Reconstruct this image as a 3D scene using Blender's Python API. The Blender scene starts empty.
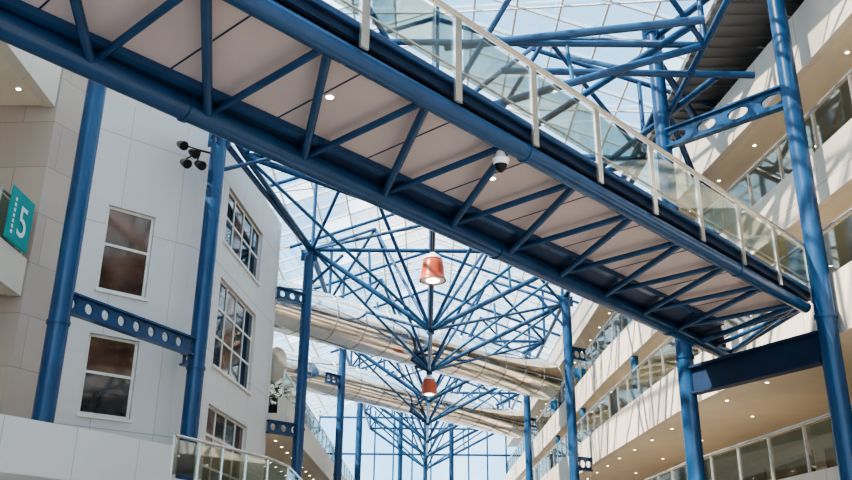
import bpy, math, random
from mathutils import Vector, Matrix
random.seed(4)
H=1.6   # eye height; all structure heights below are measured from eye level
sc=bpy.context.scene
sc.view_settings.view_transform='AgX'
try: sc.view_settings.look='AgX - High Contrast'
except Exception: pass

# ---------------------------------------------------------------- materials
def mat(name,col,rough=.5,metal=0,var=.06,scale=3,bump=0,emit=0,spec=.5):
    m=bpy.data.materials.new(name); m.use_nodes=True
    nt=m.node_tree; b=nt.nodes['Principled BSDF']
    b.inputs['Roughness'].default_value=rough; b.inputs['Metallic'].default_value=metal
    b.inputs['Specular IOR Level'].default_value=spec
    tc=nt.nodes.new('ShaderNodeTexCoord'); n=nt.nodes.new('ShaderNodeTexNoise')
    n.inputs['Scale'].default_value=scale; n.inputs['Detail'].default_value=4
    nt.links.new(tc.outputs['Object'],n.inputs['Vector'])
    r=nt.nodes.new('ShaderNodeValToRGB')
    r.color_ramp.elements[0].position=.3; r.color_ramp.elements[1].position=.7
    r.color_ramp.elements[0].color=(*[c*(1-var) for c in col],1)
    r.color_ramp.elements[1].color=(*[min(1,c*(1+var)) for c in col],1)
    nt.links.new(n.outputs['Fac'],r.inputs['Fac']); nt.links.new(r.outputs['Color'],b.inputs['Base Color'])
    if bump:
        bp=nt.nodes.new('ShaderNodeBump'); bp.inputs['Strength'].default_value=bump
        nt.links.new(n.outputs['Fac'],bp.inputs['Height']); nt.links.new(bp.outputs['Normal'],b.inputs['Normal'])
    if emit:
        b.inputs['Emission Color'].default_value=(*col,1); b.inputs['Emission Strength'].default_value=emit
    return m
def panelmat(name,c1,c2,joint,bw,bh,rough=.6,mortar=.012,offset=0.0):
    m=bpy.data.materials.new(name); m.use_nodes=True
    nt=m.node_tree; b=nt.nodes['Principled BSDF']; b.inputs['Roughness'].default_value=rough
    tc=nt.nodes.new('ShaderNodeTexCoord'); s=nt.nodes.new('ShaderNodeSeparateXYZ')
    nt.links.new(tc.outputs['Object'],s.inputs[0])
    a=nt.nodes.new('ShaderNodeMath'); a.operation='ADD'
    nt.links.new(s.outputs[0],a.inputs[0]); nt.links.new(s.outputs[1],a.inputs[1])
    c=nt.nodes.new('ShaderNodeCombineXYZ'); nt.links.new(a.outputs[0],c.inputs[0]); nt.links.new(s.outputs[2],c.inputs[1])
    k=nt.nodes.new('ShaderNodeTexBrick'); k.offset=offset
    k.inputs['Scale'].default_value=1; k.inputs['Brick Width'].default_value=bw; k.inputs['Row Height'].default_value=bh
    k.inputs['Mortar Size'].default_value=mortar
    k.inputs['Color1'].default_value=(*c1,1); k.inputs['Color2'].default_value=(*c2,1); k.inputs['Mortar'].default_value=(*joint,1)
    nt.links.new(c.outputs[0],k.inputs['Vector']); nt.links.new(k.outputs['Color'],b.inputs['Base Color'])
    return m
def glassmat(name,tint,gloss,rough=.03,white=0.0,fk=.6):
    m=bpy.data.materials.new(name); m.use_nodes=True; nt=m.node_tree; nt.nodes.clear()
    o=nt.nodes.new('ShaderNodeOutputMaterial'); t=nt.nodes.new('ShaderNodeBsdfTransparent'); t.inputs[0].default_value=(*tint,1)
    g=nt.nodes.new('ShaderNodeBsdfGlossy'); g.inputs['Roughness'].default_value=rough
    mx=nt.nodes.new('ShaderNodeMixShader')
    lw=nt.nodes.new('ShaderNodeLayerWeight'); lw.inputs[0].default_value=.25
    ml=nt.nodes.new('ShaderNodeMath'); ml.operation='MULTIPLY_ADD'; ml.inputs[1].default_value=fk; ml.inputs[2].default_value=gloss
    nt.links.new(lw.outputs['Fresnel'],ml.inputs[0]); nt.links.new(ml.outputs[0],mx.inputs[0])
    nt.links.new(t.outputs[0],mx.inputs[1]); nt.links.new(g.outputs[0],mx.inputs[2])
    last=mx
    if white:
        d=nt.nodes.new('ShaderNodeBsdfTranslucent'); d.inputs[0].default_value=(.9,.93,.95,1)
        m2=nt.nodes.new('ShaderNodeMixShader'); m2.inputs[0].default_value=white
        nt.links.new(mx.outputs[0],m2.inputs[1]); nt.links.new(d.outputs[0],m2.inputs[2]); last=m2
    nt.links.new(last.outputs[0],o.inputs[0]); return m

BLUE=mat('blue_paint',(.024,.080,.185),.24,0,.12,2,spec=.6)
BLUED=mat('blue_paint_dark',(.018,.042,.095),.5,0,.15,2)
BLUEL=mat('blue_paint_light',(.04,.135,.26),.3,0,.1,2)
STEEL=mat('stainless_steel',(.66,.64,.60),.25,.75,.05,6)
WHITE=panelmat('white_cladding',(.66,.63,.61),(.64,.605,.585),(.44,.41,.39),2.3,2.6)
CREAM=mat('cream_plaster',(.70,.62,.52),.7,0,.04,1)
FASC=panelmat('cream_fascia',(.70,.63,.55),(.68,.61,.53),(.48,.42,.36),1.8,5)
STONE=panelmat('beige_stone',(.50,.42,.36),(.45,.365,.315),(.36,.29,.25),2.2,1.25,.5,.012,.5)
SOFFIT=mat('soffit_panel',(.60,.52,.51),.6,0,.04,1)
PSOF=mat('pale_soffit',(.76,.67,.56),.6,0,.04,1)
DARK=mat('dark_metal',(.03,.03,.035),.4,.5)
WFRAME=mat('window_frame',(.74,.72,.66),.5)
BROWNPANE=mat('window_pane_blind',(.14,.075,.05),.08,0,.6,1.3,spec=1)
DARKPANE=mat('window_pane_dark',(.05,.055,.07),.04,.25,.7,1.2,spec=1)
FOIL=mat('polished_duct',(.86,.83,.80),.14,.97,.06,3,bump=.12)
FOILR=mat('duct_rib',(.6,.57,.54),.25,.9)
RED=mat('red_enamel',(.50,.11,.055),.28)
WENAM=mat('white_enamel',(.85,.83,.8),.35)
LAMP=mat('lamp_glow',(1,.86,.62),.5,emit=10,var=0)
TEAL=mat('teal_sign',(.02,.33,.33),.4)
SIGNW=mat('sign_white',(.8,.85,.85),.4)
MULL=mat('glazing_bar',(.66,.65,.62),.4,0,.05)
GLASS=glassmat('roof_glass',(.94,.975,1),.02,fk=.3)
GLASSW=glassmat('fritted_glass',(.95,.97,1),.02,white=.25,fk=.3)
RGLASS=glassmat('balustrade_glass',(.88,.94,.91),.05)
FLOORM=panelmat('floor_tile',(.70,.61,.52),(.66,.58,.49),(.4,.36,.33),.9,.9,.35)
DECKM=mat('corrugated_deck',(.28,.27,.26),.6,.2)
LEAF=mat('foliage',(.05,.12,.03),.6,0,.4,20)
SHOP=mat('shopfront',(.16,.12,.10),.2,0,.5,.7)

# ---------------------------------------------------------------- mesh builder
class B:
    def __init__(s): s.v=[];s.f=[];s.m=[];s.mats=[];s.sm=[]
    def mi(s,m):
        if m not in s.mats: s.mats.append(m)
        return s.mats.index(m)
    def add(s,vs,fs,m,smooth=False):
        o=len(s.v); s.v+=[(v[0],v[1],v[2]+H) for v in vs]
        i=s.mi(m)
        for f in fs: s.f.append([a+o for a in f]); s.m.append(i); s.sm.append(smooth)
    def lathe(s,p0,p1,prof,m,n=14,caps=True):
        p0=Vector(p0);p1=Vector(p1);d=p1-p0
        z=d.normalized(); x=z.orthogonal().normalized() if abs(z.z)<.99 else Vector((1,0,0)); y=z.cross(x)
        vs=[]
        for t,r in prof:
            c=p0+d*t
            for k in range(n):
                a=2*math.pi*k/n; vs.append(c+x*math.cos(a)*r+y*math.sin(a)*r)
        fs=[]
        for j in range(len(prof)-1):
            for k in range(n):
                fs.append((j*n+k,j*n+(k+1)%n,(j+1)*n+(k+1)%n,(j+1)*n+k))
        s.add(vs,fs,m,True)
        if caps:
            s.add(vs[:n],[tuple(range(n-1,-1,-1))],m); s.add(vs[-n:],[tuple(range(n))],m)
    def tube(s,p0,p1,r,m,n=12): s.lathe(p0,p1,[(0,r),(1,r)],m,n)
    def box(s,a,b,m):
        x0,y0,z0=a;x1,y1,z1=b
        s.add([(x0,y0,z0),(x1,y0,z0),(x1,y1,z0),(x0,y1,z0),(x0,y0,z1),(x1,y0,z1),(x1,y1,z1),(x0,y1,z1)],
          [(0,3,2,1),(4,5,6,7),(0,1,5,4),(1,2,6,5),(2,3,7,6),(3,0,4,7)],m)
    def prism(s,poly,z0,z1,m):
        n=len(poly)
        ar=sum(poly[i][0]*poly[(i+1)%n][1]-poly[(i+1)%n][0]*poly[i][1] for i in range(n))
        if ar<0: poly=poly[::-1]
        vs=[(p[0],p[1],z0) for p in poly]+[(p[0],p[1],z1) for p in poly]
        fs=[tuple(range(n-1,-1,-1)),tuple(range(n,2*n))]+[(i,(i+1)%n,n+(i+1)%n,n+i) for i in range(n)]
        s.add(vs,fs,m)
    def slab(s,p0,p1,z0,z1,t,m,off=0):   # vertical slab along plan line, thickness t to the left
        d=Vector((p1[0]-p0[0],p1[1]-p0[1])).normalized(); n=Vector((-d.y,d.x))
        a=Vector(p0[:2])+n*off; b=Vector(p1[:2])+n*off
        s.prism([a,b,b+n*t,a+n*t],z0,z1,m)
    def strip(s,line,z0,z1,t,m):
        for i in range(len(line)-1): s.slab(line[i],line[i+1],z0,z1,t,m)
    def obj(s,name,parent=None):
        me=bpy.data.meshes.new(name); me.from_pydata(s.v,[],s.f)
        for m in s.mats: me.materials.append(m)
        me.polygons.foreach_set('material_index',s.m); me.polygons.foreach_set('use_smooth',s.sm); me.update()
        o=bpy.data.objects.new(name,me); sc.collection.objects.link(o)
        if parent: o.parent=parent
        return o
def empty(name):
    e=bpy.data.objects.new(name,None); sc.collection.objects.link(e); return e
def lerp(a,b,t): return tuple(a[i]+(b[i]-a[i])*t for i in range(len(a)))

def wall(b,p0,p1,z0,z1,t,m,ops=()):
    L=math.dist(p0,p1)
    ss=sorted({0,L,*[o[0] for o in ops],*[o[1] for o in ops]})
    for i in range(len(ss)-1):
        a,c=ss[i],ss[i+1]; mid=(a+c)/2
        z=z0
        for o in sorted([o for o in ops if o[0]<=mid<=o[1]],key=lambda o:o[2]):
            b.slab(lerp(p0,p1,a/L),lerp(p0,p1,c/L),z,o[2],t,m); z=o[3]
        b.slab(lerp(p0,p1,a/L),lerp(p0,p1,c/L),z,z1,t,m)
def window(name,p0,p1,s0,s1,z0,z1,nx,zs,mats,depth=.12):
    L=math.dist(p0,p1); P=lambda s:lerp(p0,p1,s/L); b=B()
    fr=.07
    for i in range(nx+1):
        s=s0+(s1-s0)*i/nx; a=max(s0,s-fr/2); c=min(s1,s+fr/2)
        if i==0:a,c=s0,s0+fr
        if i==nx:a,c=s1-fr,s1
        b.slab(P(a),P(c),z0,z1,.07,WFRAME,depth-.03)
    for z in [z0+fr/2]+zs+[z1-fr/2]: b.slab(P(s0),P(s1),z-fr/2,z+fr/2,.06,WFRAME,depth-.025)
    b.slab(P(s0-.05),P(s1+.05),z0-.08,z0,.2,WFRAME,-.05)
    zz=[z0]+zs+[z1]
    for i in range(nx):
        for j in range(len(zz)-1):
            a=s0+(s1-s0)*i/nx;c=s0+(s1-s0)*(i+1)/nx
            b.slab(P(a+.01),P(c-.01),zz[j],zz[j+1],.02,mats[(i*7+j*3)%len(mats)] if len(mats)>2 else mats[j%len(mats)],depth)
    return b.obj(name)

# ---------------------------------------------------------------- room shell
b=B(); b.box((-16,-8,-1.8),(16,80,-1.6),FLOORM); b.obj('floor')

# left building
P1=(-8.7,21.3);P2=(-6.5,23.2);C=(-6.05,24.0);E=(-5.42,31.3);P0=(-9.35,20.0)
b=B()
Lb=math.dist(P1,P2)
wall(b,P1,P2,-1.6,12.4,.35,WHITE,[(Lb-2.38,Lb-1.08,3.9,5.9),(Lb-2.38,Lb-1.08,7.05,9.35)])
wall(b,P2,C,-1.6,12.4,.35,WHITE)
wall(b,C,E,-1.6,12.4,.35,WHITE,[(.9,4.9,9.6,11.4),(.9,4.9,5.9,8.5),(.9,4.9,2.3,4.8)])
b.slab(E,(-9,31.4),-1.6,12.4,.35,WHITE)
b.obj('wall_left')
bb=B(); 
bb.strip([P1,P2,C,E],12.4,12.75,.5,FASC); bb.obj('trim_1')
b=B(); wall(b,P0,P1,-1.6,13.2,.4,STONE); b.slab((-14,20.35),P0,-1.6,13.2,.4,STONE); b.obj('wall_left_pier')
window('window_1',P1,P2,Lb-2.38,Lb-1.08,3.9,5.9,1,[4.95],[DARKPANE,BROWNPANE])
window('window_2',P1,P2,Lb-2.38,Lb-1.08,7.05,9.35,1,[8.3],[BROWNPANE,BROWNPANE])
window('window_3',C,E,.9,4.9,9.6,11.4,4,[10.5],[DARKPANE,BROWNPANE,DARKPANE])
window('window_4',C,E,.9,4.9,5.9,8.5,4,[6.8,7.65],[DARKPANE,BROWNPANE,DARKPANE])
window('window_5',C,E,.9,4.9,2.3,4.8,4,[3.15,4.0],[BROWNPANE,DARKPANE,DARKPANE])

def downlights(b,pts,z,r=.055):
    for x,y in pts:
        b.lathe((x,y,z-.02),(x,y,z+.03),[(0,r*1.35),(1,r*1.35)],WENAM,10)
        b.lathe((x,y,z-.026),(x,y,z-.015),[(0,r),(1,r)],LAMP,10)
def rail(b,line,zf,h=1.1,step=1.5,side=0):
    for i in range(len(line)-1):
        p,q=line[i],line[i+1]; L=math.dist(p,q); n=max(1,round(L/step))
        for k in range(n+1):
            if k==n and i<len(line)-2: continue
            c=lerp(p,q,k/n); b.box((c[0]-.025,c[1]-.025,zf),(c[0]+.025,c[1]+.025,zf+h),STEEL)
        b.tube((*p,zf+h),(*q,zf+h),.04,STEEL,8)
        for k in range(n):
            a=lerp(p,q,(k+.06)/n); c=lerp(p,q,(k+.94)/n); b.slab(a,c,zf+.08,zf+h-.08,.012,RGLASS)

# left near gallery levels
e=empty('gallery_left')
b=B()
for z0,z1 in ((6.3,7.2),(11.3,13.0)):
    b.prism([(-9.6,9.02),(-9.6,19.96),(-14,19.96),(-14,9.02)],z0+.02,z0+.5,PSOF)
    b.slab((-9.4,9),(-9.4,19.98),z0,z1,.3,FASC)
    downlights(b,[(-9.95-.9*i,10+1.3*j) for i in range(4) for j in range(8)],z0+.0)
b.prism([(-9.2,-4),(-9.2,8.98),(-14,8.98),(-14,-4)],5.2,5.75,PSOF)
b.obj('gallery_slabs',e)
b=B(); rail(b,[(-9.5,9),(-9.5,19.9)],7.2,1.1,1.5); b.obj('gallery_rail',e)
b=B(); b.box((-14.3,-6,-1.6),(-14,19.9,13.5),CREAM); b.obj('wall_left_rear')
# sign
b=B(); b.box((-9.38,18.6,7.25),(-9.34,19.75,8.5),TEAL)
for k in range(7): b.box((-9.338,18.78,7.42+.13*k),(-9.335,18.86,7.5+.13*k),SIGNW)
so=b.obj('level_sign')
cu=bpy.data.curves.new('digit','FONT'); cu.body='5'; cu.size=1.05; cu.extrude=.005; cu.materials.append(SIGNW)
t=bpy.data.objects.new('digit',cu); sc.collection.objects.link(t); t.parent=so
t.location=(-9.325,19.0,7.48+H); t.rotation_euler=(math.pi/2,0,math.pi/2)

# lower-left curved parapet
line=[(-10,13.5),(-9,15.5),(-7.95,17.2),(-6.7,19.2),(-5.75,21.0)]
e=empty('balcony_left')
b=B(); b.strip(line,1.6,3.05,.25,WHITE)
line2=[(-5.75,21.0),(-5.0,22.8),(-4.2,24.8),(-3.9,26.5),(-4.0,33.5)]
b.strip(line2,1.4,2.35,.25,WHITE)
b.prism([(-10,13.5),(-9,15.5),(-7.95,17.2),(-6.7,19.2),(-5.75,21.0),(-5,22.8),(-4.2,24.8),(-3.9,26.5),(-4,33.5),(-5,33.5),(-5.9,24),(-8.6,21.2),(-9.2,19.9),(-14,19.9),(-14,13.5)],1.62,2.0,PSOF)
b.obj('parapet',e)
b=B(); rail(b,line2,2.35,.95,1.3); b.obj('handrail',e)

# left far galleries
e=empty('gallery_left_far')
b=B()
for zf,x in ((2.2,-4.5),(6.2,-4.9)):
    b.slab((x,31.8),(x+.2,78),zf-.9,zf+.15,.3,FASC)
    b.prism([(x-.3,31.8),(x-.1,78),(-9,78),(-9,31.8)],zf-.85,zf-.4,PSOF)
    downlights(b,[(x-.8-1.2*i,35+1.6*j) for i in range(2) for j in range(18)],zf-.87)
b.obj('gallery_slabs',e)
b=B()
for zf,x in ((2.2,-4.65),(6.2,-5.05)): rail(b,[(x,31.9),(x+.2,77.5)],zf+.15,1.0,1.8)
b.obj('gallery_rail',e)
b=B(); b.box((-9.3,31.9,-1.6),(-9,78,12.5),CREAM); b.obj('wall_left_far')

# potted shrubs on gallery
b=B()
for k in range(3):
    cx,cy,cz=-5.6,33.2+1.5*k,5.8
    b.lathe((cx,cy,cz),(cx,cy,cz+.5),[(0,.18),(1,.26)],DARK,12)
    for i in range(60):
        a=random.uniform(0,6.28);r=random.uniform(.05,.45);z=cz+.5+random.uniform(.0,.9)
        p=Vector((cx+r*math.cos(a),cy+r*math.sin(a),z));q=Vector((random.uniform(-1,1),random.uniform(-1,1),random.uniform(-.3,1))).normalized()*.16
        w=q.cross(Vector((0,0,1)))*.5
        b.add([p-q,p+w,p+q,p-w],[(0,1,2,3)],LEAF)
b.obj('potted_shrubs')

# ---------------------------------------------------------------- right galleries
def ex(y,o=0):
    pts=[(-6,10.2),(10,9.0),(18,8.3),(26,7.35),(36,6.95),(78,6.6)]
    for i in range(len(pts)-1):
        if y<=pts[i+1][0]:
            t=(y-pts[i][0])/(pts[i+1][0]-pts[i][0]); return pts[i][1]+(pts[i+1][1]-pts[i][1])*t+o
    return pts[-1][1]+o
YS=[-5,10,18,26,36,52,78]
lev=[(2.3,1.2,0),(6.05,4.9,0),(9.1,8.0,.35),(12.9,11.5,.5)]
for i,(zf,zb,o) in enumerate(lev):
    e=empty('gallery_right' ); b=B()
    ln=[(ex(y,o),y) for y in YS][::-1]
    b.strip(ln,zb,zf+.1,.22,FASC)
    b.prism([(x+.2,y) for x,y in ln]+[(13.2,-5),(13.2,78)],zb+.03,zf-.2,PSOF)
    pts=[]
    for j in range(30):
        y=6+2.3*j
        pts.append((ex(y,o)+.7,y))
        if j%2: pts.append((ex(y,o)+2.4,y))
    downlights(b,pts,zb+.02,.045)
    b.obj('slab',e)
    if i<3:
        b=B(); rail(b,[(x+.1,y) for x,y in ln],zf+.1,1.05,1.5); b.obj('balustrade',e)
b=B(); b.box((13.2,-6,-1.6),(13.5,78,14),CREAM)
wr=b.obj('wall_right')
b=B()
for z in (-1.6,2.1,6.05,9.1):
    for j in range(16):
        y=4+4.5*j; b.box((13.1,y,z+.0),(13.2,y+3.4,z+2.3),SHOP); b.box((13.08,y,z+2.3),(13.2,y+3.4,z+2.45),STEEL)
b.obj('shopfront_glazing',wr)

# ---------------------------------------------------------------- columns
def column(x,y,z1,r=.21,m=BLUE,z0=-1.6):
    b=B(); b.lathe((x,y,z0),(x,y,z1),[(0,r),(1,r)],m,20)
    b.lathe((x,y,z0),(x,y,z0+.15),[(0,r*1.6),(1,r*1.6)],m,20)
    for z in (z1-.3,5.2,1.0):
        if z>z0: b.lathe((x,y,z),(x,y,z+.08),[(0,r*1.12),(1,r*1.12)],m,20)
    for dx,dy in ((1,0),(0,1)):
        b.box((x-.012-.3*dx,y-.012-.3*dy,z1-.55),(x+.012+.3*dx,y+.012+.3*dy,z1-.1),m)
    return b.obj('steel_column')
LC=[(-7.8,18.5),(-5.84,22.6),(-4.4,31.9),(-4.2,45.0),(-4.15,58)]
RC=[(8.1,17.5),(6.2,21),(6.1,37.4),(6.2,54.3)]
for i,(x,y) in enumerate(LC): column(x,y,12.1,.22 if i<2 else .19)
column(*RC[0],15,.2); column(*RC[1],14.6,.2); column(*RC[2],12.1,.2); column(*RC[3],12.1,.2)
column(8.35,24.5,13,.15,BLUE,9.2); 
for y in (32,42,50): column(ex(y,.5),y,10,.14,BLUEL,6.15)
for x,y in ((.1,66),(-1.6,62),(1.9,63)): column(x,y,12,.15)

# perforated tie beams
def perf(name,p0,p1,zc,h,n,rr,el=1.0,t=.05,dz=0):
    b=B(); L=math.dist(p0,p1); d=Vector((p1[0]-p0[0],p1[1]-p0[1])).normalized(); nn=Vector((-d.y,d.x))
    cell=L/n; hh=h/2; N=24
    def P(s,z,o): q=Vector(p0)+d*s+nn*o; return (q.x,q.y,zc+z+dz*s/L)
    for i in range(n):
        c=cell*(i+.5); vs=[];
        for k in range(N):
            a=2*math.pi*k/N; ca,sa=math.cos(a),math.sin(a)
            m=1/max(abs(ca)/(cell/2),abs(sa)/hh)
            for (rs,rz) in ((ca*m,sa*m),(ca*rr*el,sa*rr)):
                for o in (-t/2,t/2): vs.append(P(c+rs,rz,o))
        fs=[]
        for k in range(N):
            a=4*k;q=4*((k+1)%N)
            fs+=[(a,a+2,q+2,q),(a+1,q+1,q+3,a+3),(a+2,a+3,q+3,q+2)]
        b.add(vs,fs,BLUE)
    for z in (-hh,hh):
        vs=[P(s,z+w,o) for s in (0,L) for w in (-.025,.025) for o in (-.1,.1)]
        b.add(vs,[(0,1,3,2),(4,6,7,5),(0,4,5,1),(2,3,7,6),(0,2,6,4),(1,5,7,3)],BLUE)
    return b.obj(name)
perf('perforated_beam',LC[0],LC[1],5.75,.42,9,.12)
perf('perforated_beam',(-6.35,23.2),LC[1],5.6,.3,2,.08)
perf('perforated_beam',RC[0],RC[1],10.4,.5,4,.14,2.2,dz=.65)
perf('perforated_beam',(-5.35,31.0),LC[2],10.0,.4,3,.12)
perf('perforated_beam',(-5.35,31.0),LC[2],5.2,.4,3,.12)
for p,q,z in (((-4.9,44),LC[3],9.8),((6.9,37.9),RC[2],9.5),((6.9,37.9),RC[2],4.9),((6.75,54.8),RC[3],9.5)): perf('perforated_beam',p,q,z,.5,3,.15)
b=B()
ga,gb=lerp(RC[0],RC[1],.05),lerp(RC[0],RC[1],.95)
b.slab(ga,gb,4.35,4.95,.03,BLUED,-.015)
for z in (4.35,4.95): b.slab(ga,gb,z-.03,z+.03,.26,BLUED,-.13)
b.obj('steel_girder')

# ---------------------------------------------------------------- footbridge
br=empty('footbridge')
N1=Vector((7.8,17.7));dn=Vector((-.687,-.727)).normalized();F1=Vector((7.4,21.5));df=Vector((-.657,-.754)).normalized()
N0=N1+dn*24.6;F0=F1+df*24.8; perp=Vector((-.727,.687)).normalized(); ZC=5.5
def V(p,z): return (p.x,p.y,z)
b=B()
b.tube(V(N0,ZC),V(N1,ZC),.125,BLUE,20); b.tube(V(F0,ZC-.05),V(F1,ZC-.05),.16,BLUE,20)
for t in (3.1,9.4,15.7): 
    for p,d,z,r in ((N1,dn,ZC,.14),(F1,df,ZC-.05,.18)):
        c=p+d*t; c2=c+d*.06; b.tube(V(c,z),V(c2,z),r,BLUE,20)
b.obj('chord_tubes',br)
def farpt(p): # intersection of perpendicular at p with far chord
    det=perp.x*(-df.y)+df.x*perp.y; w=F1-p
    a=(w.x*(-df.y)+df.x*w.y)/det; return p+perp*a
b=B(); nodes=[N1+dn*(.35+1.57*k) for k in range(15)]
for k,p in enumerate(nodes):
    f=farpt(p)
    b.tube(V(p,ZC),V(f,ZC),.048,BLUE,10)
    g=farpt(nodes[k-1]) if k else farpt(N1+dn*(-.9))
    b.tube(V(p,ZC-.02),V(g,ZC-.07),.058,BLUE,10)
for q in (F1,F1+df*.9,F1+df*1.7): b.tube(V(N1,ZC),V(q,ZC-.05),.05,BLUE,10)
b.tube(V(N1+dn*.35,ZC),V(F1,ZC-.05),.05,BLUE,10)
b.obj('bracing',br)
def Q(p,a): return p+perp*a
b=B(); Nn=N0;Ne=N1+Vector((.687,.727))*.3
b.prism([Q(Nn,.12),Q(Ne,.12),Q(Ne,2.0),Q(Nn,2.0)],ZC+.14,ZC+.2,SOFFIT)
for p in nodes:   # joints
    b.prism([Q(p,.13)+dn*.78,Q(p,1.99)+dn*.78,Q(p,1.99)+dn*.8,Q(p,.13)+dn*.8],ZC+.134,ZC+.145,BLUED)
pts=[]
for k in range(14):
    c=nodes[k]+dn*.7+perp*(1.0)
    if k%2: pts.append((c.x,c.y))
downlights(b,pts,ZC+.14,.045)
b.prism([Nn,Ne,farpt(Ne+dn*.3),F0],ZC+.2,ZC+.36,CREAM)
b.obj('deck',br)
b=B()
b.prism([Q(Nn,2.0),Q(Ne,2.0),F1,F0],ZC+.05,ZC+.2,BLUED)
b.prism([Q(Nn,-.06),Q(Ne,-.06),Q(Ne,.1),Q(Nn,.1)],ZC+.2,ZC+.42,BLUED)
b.prism([Q(Nn,1.9),Q(Ne,1.9),Q(Ne,2.02),Q(Nn,2.02)],ZC+.04,ZC+.16,BLUE)
b.tube(V(Q(N0,-.12),ZC+.34),V(Q(Ne,-.12),ZC+.34),.045,BLUE,10)
b.obj('edge_beams',br)
b=B()
for side in (0,1):
    pos=[N1+dn*(.0+1.57*k) for k in range(15)]
    off=-.17
    if side: pos=[farpt(p) for p in pos]; off=.1
    for p in pos:
        c=Q(p,off); w=dn*.06; tt=perp*.018
        b.prism([c-w-tt,c+w-tt,c+w+tt,c-w+tt],ZC+.05,ZC+1.28,STEEL)
    a,z=Q(pos[0],off),Q(pos[-1],off)
    b.tube(V(a,ZC+1.3),V(z,ZC+1.3),.045,STEEL,12)
    b.tube(V(a,ZC+.5),V(z,ZC+.5),.015,STEEL,8)
    for k in range(14):
        u=Q(pos[k]+dn*.1,off);w=Q(pos[k+1]-dn*.1,off)
        b.slab(u,w,ZC+.42,ZC+1.18,.012,RGLASS)
b.obj('balustrade',br)
b=B(); c=nodes[8-1]+dn*(-1.5)+perp*.1
b.lathe(V(c,ZC-.34),V(c,ZC-.1),[(0,.05),(.25,.1),(.5,.12),(.55,.08),(1,.05)],WENAM,16)
b.lathe(V(c,ZC-.4),V(c,ZC-.3),[(0,.02),(.4,.06),(1,.09)],DARK,16)
b.obj('dome_camera',br)
b=B(); c=farpt(nodes[6])
b.box((c.x-.06,c.y-.1,ZC+.3),(c.x+.08,c.y+.12,ZC+.45),WENAM); b.tube(V(c,ZC),V(c,ZC+.32),.03,DARK,8)
b.obj('box_camera',br)

# ---------------------------------------------------------------- polished tubes
for (a,c,r) in (((-6.3,32.95,10.3),(6.4,46.6,10.3),1.0),((-7.5,44,10.4),(6.3,60.5,10.4),.9)):
    b=B(); n=12
    b.lathe(a,c,[(k/60,r*(1+.003*(k%2))) for k in range(61)],FOIL,48)
    for k in range(n+1):
        t=k/n; p=lerp(a,c,max(0,t-.0015)); q=lerp(a,c,min(1,t+.0015)); b.lathe(p,q,[(0,r*1.02),(1,r*1.02)],FOILR,48)
    b.obj('polished_metal_duct')

# lanterns
def lantern(x,y,z,top,k=.85):
    b=B()
    b.tube((x,y,z+.45*k),(x,y,top),.03,DARK,8)
    b.lathe((x,y,z-.5*k),(x,y,z+.4*k),[(0,.50*k),(.06,.50*k),(.12,.46*k),(.3,.43*k),(.6,.41*k),(.85,.37*k),(1,.28*k)],RED,32,False)
    b.lathe((x,y,z+.34*k),(x,y,z+.62*k),[(0,.36*k),(.25,.34*k),(.6,.22*k),(1,.08*k)],WENAM,28)
    b.lathe((x,y,z-.48*k),(x,y,z-.1*k),[(0,.45*k),(1,.3*k)],WENAM,28)
    b.lathe((x,y,z-.52*k),(x,y,z-.475*k),[(0,.22*k),(1,.25*k)],LAMP,20)
    b.obj('pendant_lantern')

# ---------------------------------------------------------------- roof structure
RX=.2
def zr(x): return 17.2-abs(x-RX)*.36
b=B(); FY=[6,12,18,24,31.9,38.5,45,51.5,58,65,72]
def lx(y): return -6.0 if y<24 else (-5.4 if y<31 else -4.3)
def rx(y): return 6.5 if y<31 else 6.15
def lowz(y): return 9.9 if y<31 else 8.9
for i,y in enumerate(FY):
    L=(lx(y),y,12);R=(rx(y),y,12);low=(RX,y,lowz(y)); top=(RX,y,zr(RX)-.3)
    b.tube(low,top,.07,BLUE)
    if i%2==0 or y<30: b.tube(L,R,.08,BLUE)
    for s in (L,R):
        b.tube(s,low,.095,BLUE); h=(s[0]/2,y,12)
        t=(s[0],y,zr(s[0])-.3); b.tube(s,t,.07,BLUE)
        b.tube(h,((s[0]+RX)/2,y,(12+lowz(y))/2),.05,BLUEL,8)
        b.tube((s[0]*1.45,y,zr(s[0]*1.45)-.3),top,.075,BLUE)
    b.lathe((RX,y,low[2]-.15),(RX,y,low[2]+.15),[(0,.14),(1,.14)],BLUE)
    if i<len(FY)-1:
        y2=FY[i+1]; ym=(y+y2)/2
        L2=(lx(y2),y2,12);R2=(rx(y2),y2,12);low2=(RX,y2,lowz(y2))
        b.tube(L,L2,.09,BLUE); b.tube(R,R2,.09,BLUE)
        if y>=24: b.tube(low,low2,.08,BLUE)
        for s,s2 in ((L,L2),(R,R2)):
            m=((s[0]+s2[0])/4,ym,14.2)
            for q in (s,s2,low,low2): b.tube(q,m,.065 if y<45 else .055,BLUE,8)
            if y>=24:
                b.tube(s,low2,.055,BLUEL,8)
                if y<40: b.tube(low,s2,.06,BLUE,8)
b.obj('roof_trusses')
b=B()  # bracing around right columns
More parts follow.
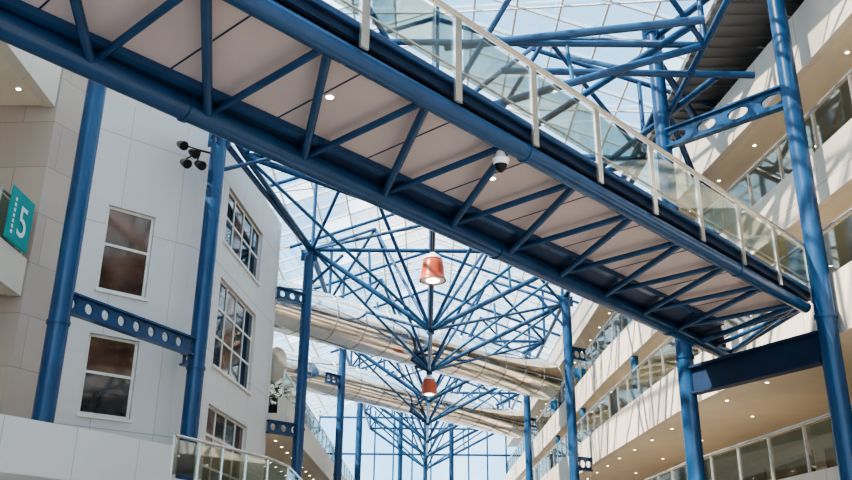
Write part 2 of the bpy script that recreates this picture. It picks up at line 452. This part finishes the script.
for p,q,r in (((.4,18.2,12),(6.2,17.0,12),.1),((3.0,22,12),(6.0,17.2,12),.09),((5.3,24.5,12),(7.2,19.4,12),.09),((1.8,19.2,12),(8.1,19.3,12),.09),
   ((6.2,21,13.6),(8.6,24.5,13.),.1),((8.35,24.5,10.6),(6.2,21,12.6),.09),
   ((6.2,21,13),(4,24,15.6),.08),((6.2,21,14.2),(8.0,17.5,14.2),.1),((-5.84,22.6,11.9),(-8.5,20.5,12.9),.09),((-5.84,22.6,11.9),(-4.4,31.9,12),.09),
   ((-5.84,22.6,11.9),(-3,22,13.9),.07),((-7.8,18.5,12),(-5.84,22.6,12),.1),((-4.4,31.9,12),(-4.2,45,12),.09),((6.2,21,12.2),(6.1,37.4,12),.1),
   ((-5.84,22.6,10.8),(-4.3,24,12),.06),((-4.4,31.9,10.5),(-3.2,32.5,12),.06),((6.1,37.4,10.5),(4.9,37.4,12),.06)):
    b.tube(p,q,r,BLUE)
b.obj('roof_bracing')
lantern(.2,24,8.5,9.8,.76); lantern(.2,38.5,8.25,8.8,.76)

# glazing
e=empty('glass_roof'); g=B(); mm=B(); y0,y1=-6,78
xs=[-12+1.22*k for k in range(10)]+[RX]+[RX+1.22*k for k in range(1,9)]
ny=56; dy=(y1-y0)/ny
for i in range(len(xs)-1):
    a,c=xs[i],xs[i+1]
    for j in range(ny):
        ya=y0+dy*j; w=GLASSW if (i*5+j*3+(i*j)%4)%7 in (0,) else GLASS
        g.add([(a,ya,zr(a)),(c,ya,zr(c)),(c,ya+dy,zr(c)),(a,ya+dy,zr(a))],[(0,1,2,3)],w)
for x in xs: mm.box((x-.03,y0,zr(x)-.08),(x+.03,y1,zr(x)+.02),MULL)
for j in range(ny+1):
    y=y0+dy*j
    for xa,xb in ((xs[0],RX),(RX,xs[-1])):
        mm.tube((xa,y,zr(xa)-.05),(xb,y,zr(xb)-.05),.03,MULL,6)
for j in range(0,ny,4):
    y=y0+dy*j
    for xa in (xs[0],xs[-1]):
        mm.tube((xa,y,zr(xa)-.12),(RX,y+dy*4,zr(RX)-.12),.035,MULL,6)
g.obj('panes',e); mm.obj('glazing_bars',e)
# corrugated deck on the right
b=B()
for k in range(66):
    y=-6+.5*k; b.box((7.3,y,13.9),(13.6,y+.25,14.0),DECKM); b.box((7.3,y+.25,13.96),(13.6,y+.5,14.06),DECKM)
b.box((9.3,27,13.8),(13.6,78,14.0),DECKM)
b.obj('ceiling')
b=B(); b.box((-14,32,12.5),(-9.1,78,12.7),PSOF); b.obj('ceiling_left')
# end wall
b=B(); 
for k in range(15):
    x=-9+1.6*k; b.box((x-.06,77.9,-1.6),(x+.06,78.1,14.5),BLUE)
for z in (1.5,4.6,7.7,10.8,13.9): b.box((-9,77.92,z-.08),(13.2,78.08,z+.08),BLUE)
b.box((-9,78.0,-1.6),(13.2,78.03,13.9),GLASS)
b.obj('wall_end')

# spotlights cluster by left column
b=B(); 
b.tube((-6.3,22.3,11.3),(-5.84,22.6,11.3),.03,DARK,8)
for dx,dz in ((-.5,.0),(-.85,.25),(-.3,-.35),(-.7,-.3)):
    p=Vector((-6.0+dx,22.2,11.2+dz)); q=p+Vector((.22,-.2,-.18)); b.lathe(p,q,[(0,.07),(.4,.11),(1,.13)],DARK,14)
    b.tube(p,(-6.25,22.33,11.3),.02,DARK,6)
b.obj('spotlight_cluster')

# ---------------------------------------------------------------- light
w=bpy.data.worlds.new('World'); sc.world=w; w.use_nodes=True; nt=w.node_tree; bg=nt.nodes['Background']
tc=nt.nodes.new('ShaderNodeTexCoord'); n=nt.nodes.new('ShaderNodeTexNoise'); n.inputs['Scale'].default_value=3.5; n.inputs['Detail'].default_value=6
r=nt.nodes.new('ShaderNodeValToRGB'); r.color_ramp.elements[0].position=.45; r.color_ramp.elements[1].position=.66
r.color_ramp.elements[0].color=(.40,.68,.92,1); r.color_ramp.elements[1].color=(.95,.96,.96,1)
nt.links.new(tc.outputs['Generated'],n.inputs['Vector']); nt.links.new(n.outputs['Fac'],r.inputs['Fac']); nt.links.new(r.outputs['Color'],bg.inputs['Color'])
bg.inputs['Strength'].default_value=2.1
sl=bpy.data.lights.new('sun','SUN'); sl.energy=11; sl.angle=.012; sl.color=(1,.86,.70)
s=bpy.data.objects.new('sun',sl); sc.collection.objects.link(s)
s.rotation_euler=Vector((.62,.40,-.68)).to_track_quat('-Z','Y').to_euler()

cd=bpy.data.cameras.new('camera'); cam=bpy.data.objects.new('camera',cd); sc.collection.objects.link(cam)
cam.rotation_euler=(Matrix.Rotation(math.radians(111.3),3,'X')@Matrix.Rotation(math.radians(.55),3,'Z')).to_euler()
cam.location=(0,0,H); cd.lens=900/852*36; cd.sensor_width=36
sc.camera=cam
